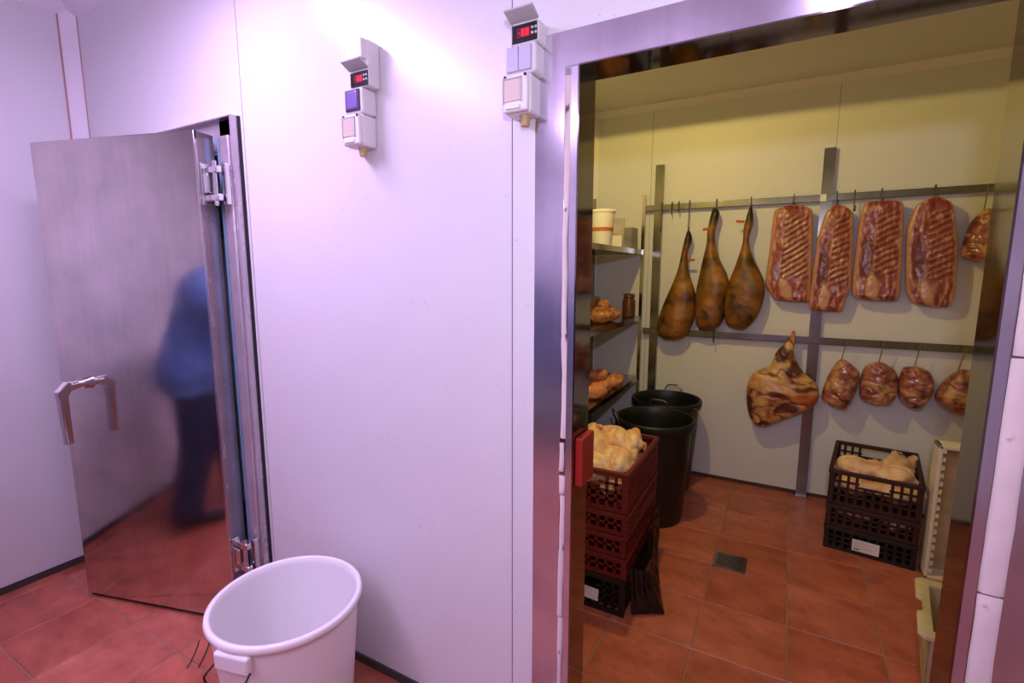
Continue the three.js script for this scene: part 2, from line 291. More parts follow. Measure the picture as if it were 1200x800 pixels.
// ------------------------------------------------------------------ lamps of the place, plus an added rear tube and a flash stand-in
function tubeLamp(label, x, z, glow, turn = 0) {
  const t = thing('ceiling_lamp', label, 'lamp', [x, YC, z], turn);
  part(t, 'batten', rbox(0.06, 0.06, 1.3, 0.006, 2, 0, -0.03, 0), M.white);
  for (const s of [-1, 1]) part(t, 'lampholder', rbox(0.034, 0.085, 0.02, 0.004, 2, 0, -0.1, s * 0.63), M.white);
  part(t, 'tube', cyl(0.014, 0.014, 1.24, 16).rotateX(Math.PI / 2).translate(0, -0.145, 0), new THREE.MeshStandardMaterial({ color: 0xffffff, emissive: PINK, emissiveIntensity: glow }));
}
tubeLamp('fluorescent tube lamp on the ceiling towards the ajar steel door', -1.69, -0.24, 60);
tubeLamp('fluorescent tube lamp on the ceiling before the open doorway', 0.1, 0.25, 10);
tubeLamp('added fluorescent tube lamp on the rear ceiling to brighten the steel face plates', -0.9, 1.15, 36, Math.PI / 2);  // made-up tube: lifts the rear wall that the face plates mirror
{
  const t = thing('flash_stand_in', 'added cool spot on a stem standing in for the camera flash', 'lamp', [0.05, YC, 0.12]);  // stand-in for the camera flash; stem and housing are made up
  part(t, 'rose', cyl(0.04, 0.04, 0.02, 24).translate(0, -0.011, 0), M.white);
  part(t, 'stem', cyl(0.006, 0.006, 0.84, 12).translate(0, -0.44, 0), M.white);
  part(t, 'housing', rbox(0.09, 0.08, 0.10, 0.01, 2, 0, -0.91, 0), M.white);
  part(t, 'diffuser', rbox(0.06, 0.05, 0.012, 0.004, 2, 0, -0.91, -0.052), new THREE.MeshStandardMaterial({ color: 0xffffff, emissive: VIOLET, emissiveIntensity: 8 }));
  const c = thing('cold_room_lamp', 'round amber lamp on the cold room ceiling', 'lamp', [-0.62, YCC, -2.2]);
  part(c, 'base', cyl(0.11, 0.12, 0.05, 32).translate(0, -0.026, 0), M.white);
  part(c, 'neck', cyl(0.03, 0.03, 0.06, 20).translate(0, -0.075, 0), M.white);
  part(c, 'bulb', new THREE.SphereGeometry(0.03, 24, 16).translate(0, -0.12, 0), new THREE.MeshStandardMaterial({ color: 0xffffff, emissive: AMBER, emissiveIntensity: 2.5 }));
}
// steel cabinet opposite, mirrored in the doorway's face plate
{
  const c = thing('steel_cabinet', 'blue grey steel cabinet on legs against the wall behind the viewer', 'cabinet', [-1.95, 0, 1.42]);
  const bm = mat(0x3c4a78, { roughness: 0.4, metalness: 0.3 });
  part(c, 'body', rbox(1.1, 0.86, 0.5, 0.01, 2, 0, 0.95, 0), bm);
  for (const s of [-1, 1]) { const dr = part(c, 'cabinet_door', rbox(0.52, 0.78, 0.02, 0.006, 2, s * 0.27, 0.95, -0.262), bm); part(dr, 'handle', rbox(0.015, 0.2, 0.02, 0.004, 2, s * 0.06, 0.95, -0.28), M.chrome); }
  for (const sx of [-1, 1]) for (const sz of [-1, 1]) part(c, 'leg', box(0.04, 0.52, 0.04, sx * 0.52, 0.26, sz * 0.22), M.steel);
  part(c, 'lower_shelf', box(1.06, 0.03, 0.46, 0, 0.2, 0), M.steel);
}

// ------------------------------------------------------------------ electrical boxes on the panel wall
function ledTexture(seed) {
  const c = document.createElement('canvas'); c.width = 160; c.height = 96; const x = c.getContext('2d');
  x.fillStyle = '#050003'; x.fillRect(0, 0, 160, 96);
  x.fillStyle = '#5a0418'; x.fillRect(30, 16, 100, 64); x.fillStyle = '#ff2038'; for (const [px, w] of [[62, 20], [90, 24]]) x.fillRect(px, 24, w, 48);
  x.fillStyle = '#c01030'; x.fillRect(40, 44, 14, 8);
  const t = new THREE.CanvasTexture(c); t.colorSpace = THREE.SRGBColorSpace; return t;
}
const uvFace = (w, h) => new THREE.PlaneGeometry(w, h);
function controller(label, x, y, withBox, seed) {
  const t = thing('temperature_controller', label, 'controller', [x, y, ZW]);
  part(t, 'housing', rbox(0.074, withBox ? 0.130 : 0.052, 0.05, 0.006, 3, 0, withBox ? 0.040 : 0, 0.025), M.white);
  part(t, 'bezel', rbox(0.070, 0.042, 0.006, 0.003, 2, 0, -0.002, 0.051), M.black);
  const led = ledTexture(seed);
  part(t, 'display', uvFace(0.062, 0.034), new THREE.MeshStandardMaterial({ color: 0x080408, roughness: 0.2, emissive: 0xffffff, emissiveMap: led, emissiveIntensity: 1.6 }), [0, -0.002, 0.0545], null, 'glowing red digits on dark glass');
  for (let i = 0; i < 4; i++) part(t, 'button', rbox(0.006, 0.006, 0.003, 0.001, 1, 0.024 + (i % 2) * 0.009, -0.008 + Math.floor(i / 2) * 0.012, 0.0555), M.greyLid);
  if (withBox) part(t, 'cover', rbox(0.068, 0.056, 0.024, 0.006, 3, -0.001, 0.076, 0.058), M.white);
  part(t, 'lid', rbox(0.078, 0.006, 0.040, 0.002, 2, 0, 0, 0.020), M.greyLid, [0, 0.025, 0.050], [-0.42, 0, 0], 'grey hinged lid raised as a visor');
}
controller('tall temperature controller with red digits above the single dark switch', -1.163, 2.040, true, 0);
controller('temperature controller with red digits and raised grey lid above the twin rocker switch', -0.606, 2.049, false, 1);
{
  const t = thing('switch_box', 'white switch box with one dark violet rocker window', 'switch', [-1.180, 1.976, ZW]);
  part(t, 'box_body', rbox(0.072, 0.074, 0.060, 0.008, 3, 0, 0, 0.030), M.white);
  part(t, 'surround', rbox(0.058, 0.062, 0.006, 0.004, 2, -0.003, 0.001, 0.062), mat(0x3a2c4a, { roughness: 0.3 }));
  part(t, 'rocker', rbox(0.046, 0.050, 0.008, 0.004, 2, -0.003, 0.001, 0.0635), mat(0x7a62a8, { roughness: 0.25 }), null, null, 'violet rocker window');
  const u = thing('switch_box', 'white switch box with two lilac rockers beside the steel doorway', 'switch', [-0.613, 1.987, ZW]);
  part(u, 'box_body', rbox(0.080, 0.070, 0.056, 0.008, 3, 0, 0, 0.028), M.white);
  for (const s of [-1, 1]) part(u, 'rocker', rbox(0.034, 0.058, 0.010, 0.003, 2, -0.004 + s * 0.0175, 0.002, 0.0575), M.rocker, null, [0.03, 0, 0]);
}
function socketBox(label, x, y) {
  const t = thing('socket_box', label, 'socket', [x, y, ZW]);
  part(t, 'box_body', rbox(0.074, 0.092, 0.060, 0.008, 3, 0, 0, 0.030), M.white);
  const l = part(t, 'hinged_lid', rbox(0.070, 0.088, 0.014, 0.006, 3, -0.001, 0, 0.066), M.white);
  part(l, 'window', rbox(0.046, 0.052, 0.004, 0.003, 2, -0.008, 0.006, 0.0735), mat(0xcdbcb0, { roughness: 0.35 }), null, null, 'tan translucent window');
  part(l, 'window_frame', merge([box(0.054, 0.003, 0.005, -0.008, 0.034, 0.0735), box(0.003, 0.058, 0.005, -0.033, 0.006, 0.0735), box(0.003, 0.058, 0.005, 0.017, 0.006, 0.0735)]), M.greyLid);
  part(l, 'latch', rbox(0.04, 0.010, 0.006, 0.002, 2, -0.006, -0.033, 0.0745), M.white);
  for (const s of [-1, 1]) part(t, 'screw', metreUV(cyl(0.004, 0.004, 0.003, 10).rotateX(Math.PI / 2).translate(s * 0.028, 0.038, 0.0735)), M.rubber);
  part(t, 'cable_gland', metreUV(cyl(0.014, 0.010, 0.026, 14).translate(0.008, -0.058, 0.034)), mat(0xb9a06c, { roughness: 0.5 }));
}
socketBox('white socket box with tan window under the single dark switch', -1.184, 1.892);
socketBox('white socket box with tan window under the twin rocker switch', -0.620, 1.905);

// ------------------------------------------------------------------ bucket by the wall
{
  const b = thing('bucket', 'large empty white plastic bucket with wire handle standing by the panel wall', 'bucket', [-1.323, 0, -0.914]);
  const P = [[0, 0], [0.1696, 0], [0.179, 0.008], [0.1997, 0.25], [0.2129, 0.405], [0.2148, 0.425], [0.2242, 0.428], [0.2289, 0.438], [0.227, 0.450], [0.2185, 0.454], [0.2101, 0.450], [0.2063, 0.43], [0.1941, 0.25], [0.1733, 0.02], [0.1601, 0.012], [0, 0.012]].map((p) => new THREE.Vector2(...p));
  part(b, 'shell', new THREE.LatheGeometry(P, 96), M.bucket);
  for (const s of [0, 1]) {
    const h = new THREE.Group(); h.name = 'handle_lug'; h.rotation.y = -1.32 + Math.PI * s; b.add(h);     // local +x points outward
    part(h, 'lug', rbox(0.026, 0.056, 0.115, 0.010, 3, 0.2205, 0.402, 0), M.bucket);
    if (!s) part(h, 'wire_bail', tube([[0.226, 0.385, -0.060], [0.254, 0.372, -0.064], [0.254, 0.352, -0.058], [0.248, 0.332, -0.05], [0.248, 0.322, 0.0], [0.248, 0.330, 0.055], [0.252, 0.352, 0.066], [0.254, 0.372, 0.066], [0.226, 0.388, 0.060]], 0.0028, 70, 8, false, 0.4), M.wire, null, null, 'dark wire bail folded down');
  }
}

// ------------------------------------------------------------------ cold room: rails, posts, shelving
function post(label, x0, x1) {
  const p = thing('wall_post', label, 'post', [0, 0, 0], 0, 'steel posts on the meat wall');
  part(p, 'channel', merge([bx(x0, x1, 0, 2.20, ZB + 0.001, ZB + 0.035)]), M.galv);
  part(p, 'foot_plate', rbx(x0 - 0.012, x1 + 0.012, 0, 0.006, ZB + 0.006, ZB + 0.06, 0.002), M.galv);
  return p;
}
post('steel wall post behind the shelving end of the meat rails', -0.862, -0.806);
const post2 = post('steel wall post behind the ribs with a small white tag', 0.138, 0.198);
part(post2, 'paper_tag', box(0.032, 0.042, 0.002, 0.150, 1.905, ZB + 0.0705), M.white, null, null, 'small white tag');
solo('meat_rail', 'upper flat steel rail carrying hams and rib slabs', 'rail', rbx(-0.94, 1.30, 1.889, 1.929, ZB + 0.037, ZB + 0.047, 0.002), M.galv);
solo('meat_rail', 'lower flat steel rail carrying the bagged meat', 'rail', rbx(-0.91, 1.30, 1.017, 1.060, ZB + 0.037, ZB + 0.047, 0.002), M.galv);
const hookMat = mat(0x55524c, { metalness: 0.9, roughness: 0.35 });
const ZR = ZB + 0.042;
function hook(label, x, yTop, len, group) {      // S-hook hung over a rail
  const g = tube([[0, -0.03, -0.012], [0, 0.004, -0.012], [0, 0.012, 0], [0, 0.004, 0.013], [0, -len * 0.5, 0.013], [0, -len + 0.012, 0.014], [0.004, -len, 0.022], [0.006, -len + 0.012, 0.032], [0.006, -len + 0.034, 0.034]], 0.0032, 44, 7);
  return solo('meat_hook', label, 'hook', metreUV(g), hookMat, [x, yTop, ZR], null, group);
}
hook('long empty steel hook against the left wall post', -0.806, 1.930, 0.19);
hook('short empty steel hook next to the long empty hook', -0.738, 1.930, 0.075);
hook('short empty steel hook beside the longest ham hook', -0.692, 1.930, 0.06);
hook('short empty dark hook between two rib slabs', 0.309, 1.930, 0.11);
hook('small empty hook under the lower rail below the middle ham', -0.422, 1.061, 0.075);

{ // shelving
  const s = thing('shelf_rack', 'stainless steel shelf rack along the cold room side wall', 'shelving', [-1.115, 0, -3.0]);
  for (const x of [-0.185, 0.185]) for (const z of [-0.615, 0.615]) part(s, 'post', box(0.022, 2.0, 0.022, x, 1.0, z), M.steel);
  for (const y of [0.26, 0.70, 1.145, 1.62]) part(s, 'shelf', merge([box(0.37, 0.008, 1.22, 0, y - 0.004, 0), box(0.006, 0.032, 1.22, 0.185, y - 0.016, 0), box(0.006, 0.032, 1.22, -0.185, y - 0.016, 0), box(0.37, 0.032, 0.006, 0, y - 0.016, 0.607), box(0.37, 0.032, 0.006, 0, y - 0.016, -0.607)]), M.steel);
}
// ------------------------------------------------------------------ meat: lofted slabs with real relief
function loft(outline, { rows = 60, seg = 48, front = 0.04, back = 0.03, e = 0.75, relief, color, z = 0, tight = 0.5 }) {
  const c = new THREE.CatmullRomCurve3(outline.map((p) => new THREE.Vector3(p[0], p[1], 0)), true, 'catmullrom', tight).getPoints(320);
  let y0 = 1e9, y1 = -1e9, xm = 0; for (const p of c) { y0 = Math.min(y0, p.y); y1 = Math.max(y1, p.y); }
  const span = (y) => { let a = 1e9, b = -1e9; for (let i = 0; i < c.length - 1; i++) { const p = c[i], q = c[i + 1]; if ((p.y - y) * (q.y - y) <= 0 && p.y !== q.y) { const x = p.x + (q.x - p.x) * (y - p.y) / (q.y - p.y); a = Math.min(a, x); b = Math.max(b, x); } } return [a, b]; };
  const R = []; let hm = 0;
  for (let r = 0; r < rows; r++) { const t = (r + 0.5) / rows, y = y0 + (y1 - y0) * (0.5 - 0.5 * Math.cos(Math.PI * (0.06 + 0.88 * t))) ; const [a, b] = span(clamp(y, y0 + 0.002, y1 - 0.002)); R.push([y, a, b]); hm = Math.max(hm, (b - a) / 2); }
  const P = [], C = [], U = [], I = []; let ax = 0;
  const put = (x, y, zz, side, u, v) => { const d = relief ? relief(x, y, side, u, v) : 0; P.push(x, y, z + zz + (side > 0 ? d : 0)); const k = color(x, y, side, u, v); C.push(k.r, k.g, k.b); U.push(x, y); };
  R.forEach(([y, a, b], r) => {
    const hw = (b - a) / 2, xc = (a + b) / 2, v = (y - y0) / (y1 - y0), f = Math.pow(clamp(hw / hm), 0.55) * Math.pow(clamp(Math.min(v, 1 - v) * 14 + 0.25), 0.5);
    const p = 2 / e;
    for (let k = 0; k < seg; k++) { const th = 2 * Math.PI * k / seg, w = Math.cos(th), up = Math.sin(th) >= 0; const zz = Math.pow(Math.max(0, 1 - Math.pow(Math.abs(w), p)), 1 / p), x = xc + hw * w; put(x, y, (up ? front : -back) * zz * f, up ? zz : 0, (x - a) / (b - a + 1e-9), v); }
  });
  for (let r = 0; r < rows - 1; r++) for (let k = 0; k < seg; k++) { const a = r * seg + k, b = r * seg + (k + 1) % seg; I.push(a, b, b + seg, a, b + seg, a + seg); }
  for (const r of [0, rows - 1]) { const [y, a, b] = R[r]; const n = P.length / 3; put((a + b) / 2, y + (r ? 0.002 : -0.002), 0, 0, 0.5, r ? 1 : 0); for (let k = 0; k < seg; k++) { const i = r * seg + k, j = r * seg + (k + 1) % seg; r ? I.push(n, i, j) : I.push(n, j, i); } }
  const g = new THREE.BufferGeometry(); g.setAttribute('position', new THREE.Float32BufferAttribute(P, 3)); g.setAttribute('color', new THREE.Float32BufferAttribute(C, 3)); g.setAttribute('uv', new THREE.Float32BufferAttribute(U, 2)); g.setIndex(I); g.computeVertexNormals(); return g;
}
const vc = (rough, o = {}) => new THREE.MeshPhysicalMaterial({ vertexColors: true, roughness: rough, ...o });
const hamMat = vc(0.45), ribMat = vc(0.36, { clearcoat: 0.35, clearcoatRoughness: 0.25 }), bagMat = vc(0.3, { clearcoat: 0.9, clearcoatRoughness: 0.12 }), chickMat = vc(0.42);
const C = { hamA: col(0x7e5018), hamB: col(0x2e1a07), hamC: col(0xa8722a), shank: col(0x24170c), red: col(0x84302a), dark: col(0x4a1512), fat: col(0xbc7c68), pale: col(0xc9947a), pinkM: col(0x9a4c42), cream: col(0xd6a468) };
const ZM = -3.575;
function ham(label, outline, hookX, hookTop, hookLen, tie, s) {
  const y1 = Math.max(...outline.map((p) => p[1]));
  const t = thing('cured_ham', label, 'ham', [0, 0, ZM], 0, 'cured hams on the upper rail');
  part(t, 'leg_body', loft(outline, {
    rows: 80, seg: 56, front: 0.075, back: 0.06, e: 0.9,
    relief: (x, y) => 0.010 * fbm(x * 9 + s, y * 9, s, 3) + 0.003 * fbm(x * 40, y * 40, s, 2),
    color: (x, y, side, u, v) => { const n = fbm(x * 8 + s * 3, y * 8, s, 4), m = fbm(x * 26, y * 26, s, 3); let c = mixc(C.hamA, C.hamB, smooth(-0.04, 0.30, n) * 0.85 + 0.4 * smooth(0.04, 0.3, m)); c = mixc(c, C.hamC, smooth(0.05, 0.35, -n) * 0.8); return mixc(c, C.shank, smooth(0.80, 0.92, v)); },
  }), hamMat);
  part(t, 'red_tie', rbox(0.05, 0.014, 0.016, 0.004, 2), mat(0xb52a1e, { roughness: 0.4 }), [tie[0], tie[1], 0.025], [0, 0, tie[2]], 'red plastic tie');
  hook(label.replace(/^.*ham/, 'steel hook holding the ham').replace(/ with.*$/, '') + (s === 1 ? ', long' : s === 2 ? ', pale and doubled' : ', short'), hookX, hookTop, hookLen, null);
}
ham('dark slim cured ham on a long hook by the left wall post', [[-0.618, 1.745], [-0.647, 1.628], [-0.678, 1.455], [-0.766, 1.216], [-0.796, 1.063], [-0.733, 0.987], [-0.618, 1.007], [-0.555, 1.118], [-0.541, 1.282], [-0.594, 1.455], [-0.611, 1.582], [-0.588, 1.684]], -0.622, 1.930, 0.20, [-0.585, 1.545, 0], 1);
ham('cured ham hanging between the two other hams', [[-0.465, 1.880], [-0.493, 1.737], [-0.494, 1.653], [-0.528, 1.455], [-0.546, 1.282], [-0.526, 1.096], [-0.453, 1.065], [-0.370, 1.127], [-0.348, 1.288], [-0.350, 1.428], [-0.416, 1.568], [-0.444, 1.707], [-0.425, 1.843]], -0.450, 1.930, 0.075, [-0.495, 1.745, 0.1], 2);
ham('cured ham next to the rib slabs with a dark cleft', [[-0.241, 1.886], [-0.273, 1.755], [-0.276, 1.647], [-0.309, 1.511], [-0.360, 1.316], [-0.350, 1.145], [-0.305, 1.096], [-0.233, 1.089], [-0.158, 1.182], [-0.127, 1.321], [-0.144, 1.429], [-0.211, 1.565], [-0.238, 1.673], [-0.220, 1.779]], -0.243, 1.930, 0.07, [-0.295, 1.785, -0.1], 3);

function ribs(label, outline, s, opt, hx) {
  const y0 = Math.min(...outline.map((p) => p[1])), y1 = Math.max(...outline.map((p) => p[1]));
  const { tilt = 0.55, ribL = 0.42, eye = true } = opt;
  const ribZone = (u, v) => smooth(ribL - 0.06, ribL + 0.06, u) * (1 - smooth(0.86, 0.95, u)) * smooth(0.22, 0.32, v) * (1 - smooth(0.84, 0.92, v));
  const wave = (x, y) => Math.sin(2 * Math.PI * (y - tilt * x + 0.006 * N(x * 20, y * 20, s)) / 0.037);
  const eyeZ = (u, v) => eye ? 1 - smooth(0.45, 1.2, Math.hypot((u - 0.25) / 0.16, (v - 0.43) / 0.28) + 0.5 * fbm(u * 5, v * 9, s, 3)) : 0;
  const patch = (u, v) => 1 - smooth(0.7, 1.15, Math.hypot((u - 0.40) / 0.16, (v - 0.12) / 0.13) + 0.5 * fbm(u * 6, v * 8, s, 3));
  solo('rib_slab', label, 'meat', loft(outline, {
    rows: 150, seg: 150, front: 0.034, back: 0.022, e: 0.55, tight: 0.22,
    relief: (x, y, side, u, v) => side * (0.0040 * wave(x, y) * ribZone(u, v) - 0.008 * eyeZ(u, v) + 0.007 * patch(u, v) + 0.010 * fbm(x * 12, y * 10, s, 3)),
    color: (x, y, side, u, v) => {
      const n = fbm(x * 16, y * 12, s, 4), f = fbm(x * 60, y * 16, s + 3, 3); let c = mixc(C.red, C.pinkM, 0.45 + 1.5 * n);
      c = mixc(c, C.pale, 0.8 * smooth(0.04, 0.26, f)); c = mixc(c, C.dark, 0.6 * smooth(0.08, 0.3, -f));
      const z = ribZone(u, v), w = wave(x, y); c = mixc(c, w > 0 ? C.fat : C.red, z * 0.42 * Math.abs(w)); c = mixc(c, C.dark, z * 0.7 * smooth(0.55, 1, -w));
      c = mixc(c, C.dark, 0.8 * eyeZ(u, v) * (0.75 + f)); c = mixc(c, C.pale, 0.85 * patch(u, v));
      const ed = Math.max(smooth(0.88, 0.95, u + 0.05 * n), 1 - smooth(0.05, 0.13, u + 0.1 * n)); return mixc(c, C.pale, 0.7 * ed);
    },
  }), ribMat, [0, 0, ZM - 0.012], null, 'rib slabs on the upper rail');
  hook(label.replace(/^.*?slab/, 'small steel hook through the rib slab'), hx, 1.930, 0.075);
}
ribs('glossy rib slab with upright pale streaks next to the hams', [[-0.004, 1.877], [-0.105, 1.842], [-0.117, 1.617], [-0.127, 1.391], [-0.067, 1.295], [0.038, 1.277], [0.124, 1.290], [0.118, 1.560], [0.098, 1.835]], 1, { tilt: 0.7, ribL: 0.34, eye: false }, -0.004);
ribs('narrow rib slab hanging lowest, before the wall post', [[0.221, 1.867], [0.170, 1.811], [0.137, 1.662], [0.125, 1.405], [0.128, 1.237], [0.289, 1.222], [0.312, 1.305], [0.330, 1.407], [0.306, 1.803]], 2, { ribL: 0.46 }, 0.221);
ribs('square shouldered rib slab between the lowest slab and the largest slab', [[0.438, 1.872], [0.356, 1.855], [0.338, 1.705], [0.340, 1.331], [0.471, 1.295], [0.565, 1.312], [0.559, 1.554], [0.536, 1.848]], 3, { ribL: 0.44 }, 0.438);
ribs('largest rib slab with deep dark hollow beside the bagged joint', [[0.679, 1.879], [0.599, 1.834], [0.566, 1.696], [0.592, 1.361], [0.637, 1.285], [0.781, 1.266], [0.810, 1.342], [0.800, 1.596], [0.756, 1.824]], 4, { ribL: 0.46 }, 0.679);

function bagged(name, label, outline, s, cord, group) {
  const t = thing(name, label, 'meat', [0, 0, ZM], 0, group);
  const y1 = Math.max(...outline.map((p) => p[1]));
  part(t, 'joint', loft(outline, {
    rows: 56, seg: 56, front: 0.075, back: 0.055, e: 0.9,
    relief: (x, y, side) => side * (0.024 * fbm(x * 11 + s, y * 11, s, 3) - 0.007 * smooth(0.75, 0.98, 1 - 2.4 * Math.abs(fbm(x * 13, y * 13, s + 2, 3))) + 0.010 * Math.abs(fbm(x * 30, y * 30, s, 3))),
    color: (x, y, side, u, v) => { const n = fbm(x * 13 + s, y * 13, s * 2, 4), f = fbm(x * 38, y * 38, s, 3); let c = mixc(col(0xa8685a), C.pinkM, smooth(-0.12, 0.2, n)); c = mixc(c, C.dark, smooth(0.10, 0.32, n) * 0.85); c = mixc(c, C.cream, 0.8 * smooth(0.02, 0.28, -n)); c = mixc(c, C.dark, 0.6 * smooth(0.78, 0.98, 1 - 2.4 * Math.abs(fbm(x * 13, y * 13, s + 2, 3)))); return mixc(c, C.pale, 0.5 * smooth(0.08, 0.26, f)); },
  }), bagMat);
  part(t, 'bag_neck', metreUV(tube([[cord[0], y1 - 0.015, 0], [cord[0] + 0.004, y1 + 0.012, 0], [cord[2], cord[3], 0.012]], 0.0032, 20, 6)), mat(0x7a6a48, { roughness: 0.5 }), null, null, 'thin cord up to the rail');
}
const gB = 'bagged meat joints on the lower rail';
bagged('bagged_meat', 'bagged meat joint with smooth pale front next to the cut shoulder', [[0.311, 0.937], [0.261, 0.847], [0.231, 0.708], [0.266, 0.658], [0.357, 0.627], [0.401, 0.729], [0.417, 0.847], [0.378, 0.906]], 3, [0.315, 0, 0.335, 1.055], gB);
bagged('bagged_meat', 'round bagged meat joint with netted folds, second from the cut shoulder', [[0.493, 0.937], [0.430, 0.890], [0.427, 0.722], [0.501, 0.689], [0.583, 0.700], [0.605, 0.815], [0.586, 0.890], [0.543, 0.926]], 5, [0.500, 0, 0.515, 1.055], gB);
bagged('bagged_meat', 'bagged meat joint with pointed bottom, third from the cut shoulder', [[0.654, 0.927], [0.612, 0.897], [0.613, 0.739], [0.700, 0.674], [0.760, 0.758], [0.766, 0.834], [0.741, 0.900], [0.693, 0.925]], 8, [0.668, 0, 0.684, 1.055], gB);
bagged('bagged_meat', 'bagged meat joint with bright glints partly behind the doorway jamb', [[0.870, 0.926], [0.812, 0.867], [0.776, 0.759], [0.836, 0.693], [0.930, 0.669], [0.975, 0.75], [0.960, 0.87], [0.92, 0.92]], 11, [0.862, 0, 0.885, 1.055], gB);
bagged('bagged_meat', 'glossy bagged joint on the upper rail beside the largest rib slab', [[0.885, 1.795], [0.834, 1.722], [0.812, 1.596], [0.826, 1.541], [0.905, 1.513], [0.99, 1.55], [0.97, 1.70], [0.93, 1.78]], 14, [0.880, 0, 0.888, 1.925]);

{ // cut shoulder on the lower rail
  const O = [[0.046, 1.099], [0.026, 1.038], [-0.035, 0.957], [-0.068, 0.864], [-0.155, 0.811], [-0.190, 0.726], [-0.188, 0.610], [-0.156, 0.497], [-0.086, 0.449], [-0.005, 0.496], [0.111, 0.570], [0.199, 0.638], [0.216, 0.717], [0.184, 0.790], [0.115, 0.849], [0.066, 0.948], [0.062, 1.084]];
  const t = thing('meat_shoulder', 'large cut shoulder joint with dark lean and yellow fat on the lower rail', 'meat', [0, 0, ZM + 0.01]);
  part(t, 'joint', loft(O, {
    rows: 110, seg: 84, front: 0.085, back: 0.06, e: 0.8,
    relief: (x, y, side) => side * (0.022 * fbm(x * 10, y * 10, 4, 4) - 0.010 * smooth(0.80, 0.98, 1 - 2.6 * Math.abs(fbm(x * 7, y * 7, 5, 3))) - 0.02 * (1 - smooth(0.0, 0.10, Math.hypot(x - 0.02, (y - 0.61) * 1.3)))),
    color: (x, y, side, u, v) => {
      const wx = x + 0.06 * fbm(x * 9, y * 9, 1, 3), wy = y + 0.06 * fbm(x * 9, y * 9, 7, 3), n = fbm(wx * 9, wy * 9, 6, 4), m = fbm(x * 40, y * 40, 2, 3), rg = smooth(0.78, 0.97, 1 - 2.4 * Math.abs(fbm(wx * 7, wy * 7, 5, 3)));
      let c = mixc(col(0xd0a46c), col(0xb46c40), 0.3 + 1.1 * m + 0.6 * n); c = mixc(c, col(0x8c3424), 0.75 * smooth(0.10, 0.26, n)); c = mixc(c, C.dark, 0.75 * rg);
      const g = (cx, cy, rx, ry) => 1 - smooth(0.75, 1.1, Math.hypot((wx - cx) / rx, (wy - cy) / ry)); c = mixc(c, col(0xb85c30), 0.7 * g(0.15, 0.67, 0.09, 0.05));
      c = mixc(c, C.dark, 0.92 * Math.max(g(0.0, 0.945, 0.036, 0.075), g(0.07, 0.855, 0.055, 0.045), g(0.0, 0.70, 0.07, 0.022), g(0.05, 0.60, 0.075, 0.045), g(-0.165, 0.58, 0.03, 0.12), g(-0.09, 0.49, 0.05, 0.025), g(0.15, 0.735, 0.08, 0.016)));
      return mixc(c, col(0xc4562e), 0.7 * smooth(0.90, 0.99, v));
    },
  }), vc(0.35));
  hook('short steel hook through the shank of the cut shoulder', 0.055, 1.061, 0.06);
}

// ------------------------------------------------------------------ signed-distance meshes
function sdfMesh(center, size, res, f, paint) {
  const mc = new MarchingCubes(res, new THREE.MeshBasicMaterial(), false, false, 400000);
  mc.isolation = 0; const h = mc.halfsize, S = size / 2;
  for (let k = 0; k < res; k++) for (let j = 0; j < res; j++) for (let i = 0; i < res; i++)
    mc.field[i + j * res + k * res * res] = -f(center[0] + S * (i - h) / h, center[1] + S * (j - h) / h, center[2] + S * (k - h) / h);
  mc.update();
  const n = mc.count, P = mc.positionArray.slice(0, n * 3);
  for (let i = 0; i < n * 3; i++) P[i] = center[i % 3] + S * P[i];
  let g = new THREE.BufferGeometry(); g.setAttribute('position', new THREE.BufferAttribute(P, 3)); g = mergeVertices(g, size / res / 60); g.computeVertexNormals();
  const p = g.attributes.position, Q = new Float32Array(p.count * 3), U = new Float32Array(p.count * 2);
  for (let i = 0; i < p.count; i++) { const c = paint(p.getX(i), p.getY(i), p.getZ(i)); Q[i * 3] = c.r; Q[i * 3 + 1] = c.g; Q[i * 3 + 2] = c.b; U[i * 2] = p.getX(i); U[i * 2 + 1] = p.getY(i); }
  g.setAttribute('color', new THREE.BufferAttribute(Q, 3)); g.setAttribute('uv', new THREE.BufferAttribute(U, 2)); return g;
}
const smin = (a, b, k) => { const h = clamp(0.5 + 0.5 * (b - a) / k); return b + (a - b) * h - k * h * (1 - h); };
function capsule(x, y, z, a, b, ra, rb) {
  const bx_ = b[0] - a[0], by = b[1] - a[1], bz = b[2] - a[2], px = x - a[0], py = y - a[1], pz = z - a[2]; const t = clamp((px * bx_ + py * by + pz * bz) / (bx_ * bx_ + by * by + bz * bz));
  return Math.hypot(px - bx_ * t, py - by * t, pz - bz * t) - (ra + (rb - ra) * t);
}
const ell = (x, y, z, c, r) => { const a = (x - c[0]) / r[0], b = (y - c[1]) / r[1], d = (z - c[2]) / r[2], q = Math.hypot(a, b, d); return (q - 1) * Math.min(...r); };
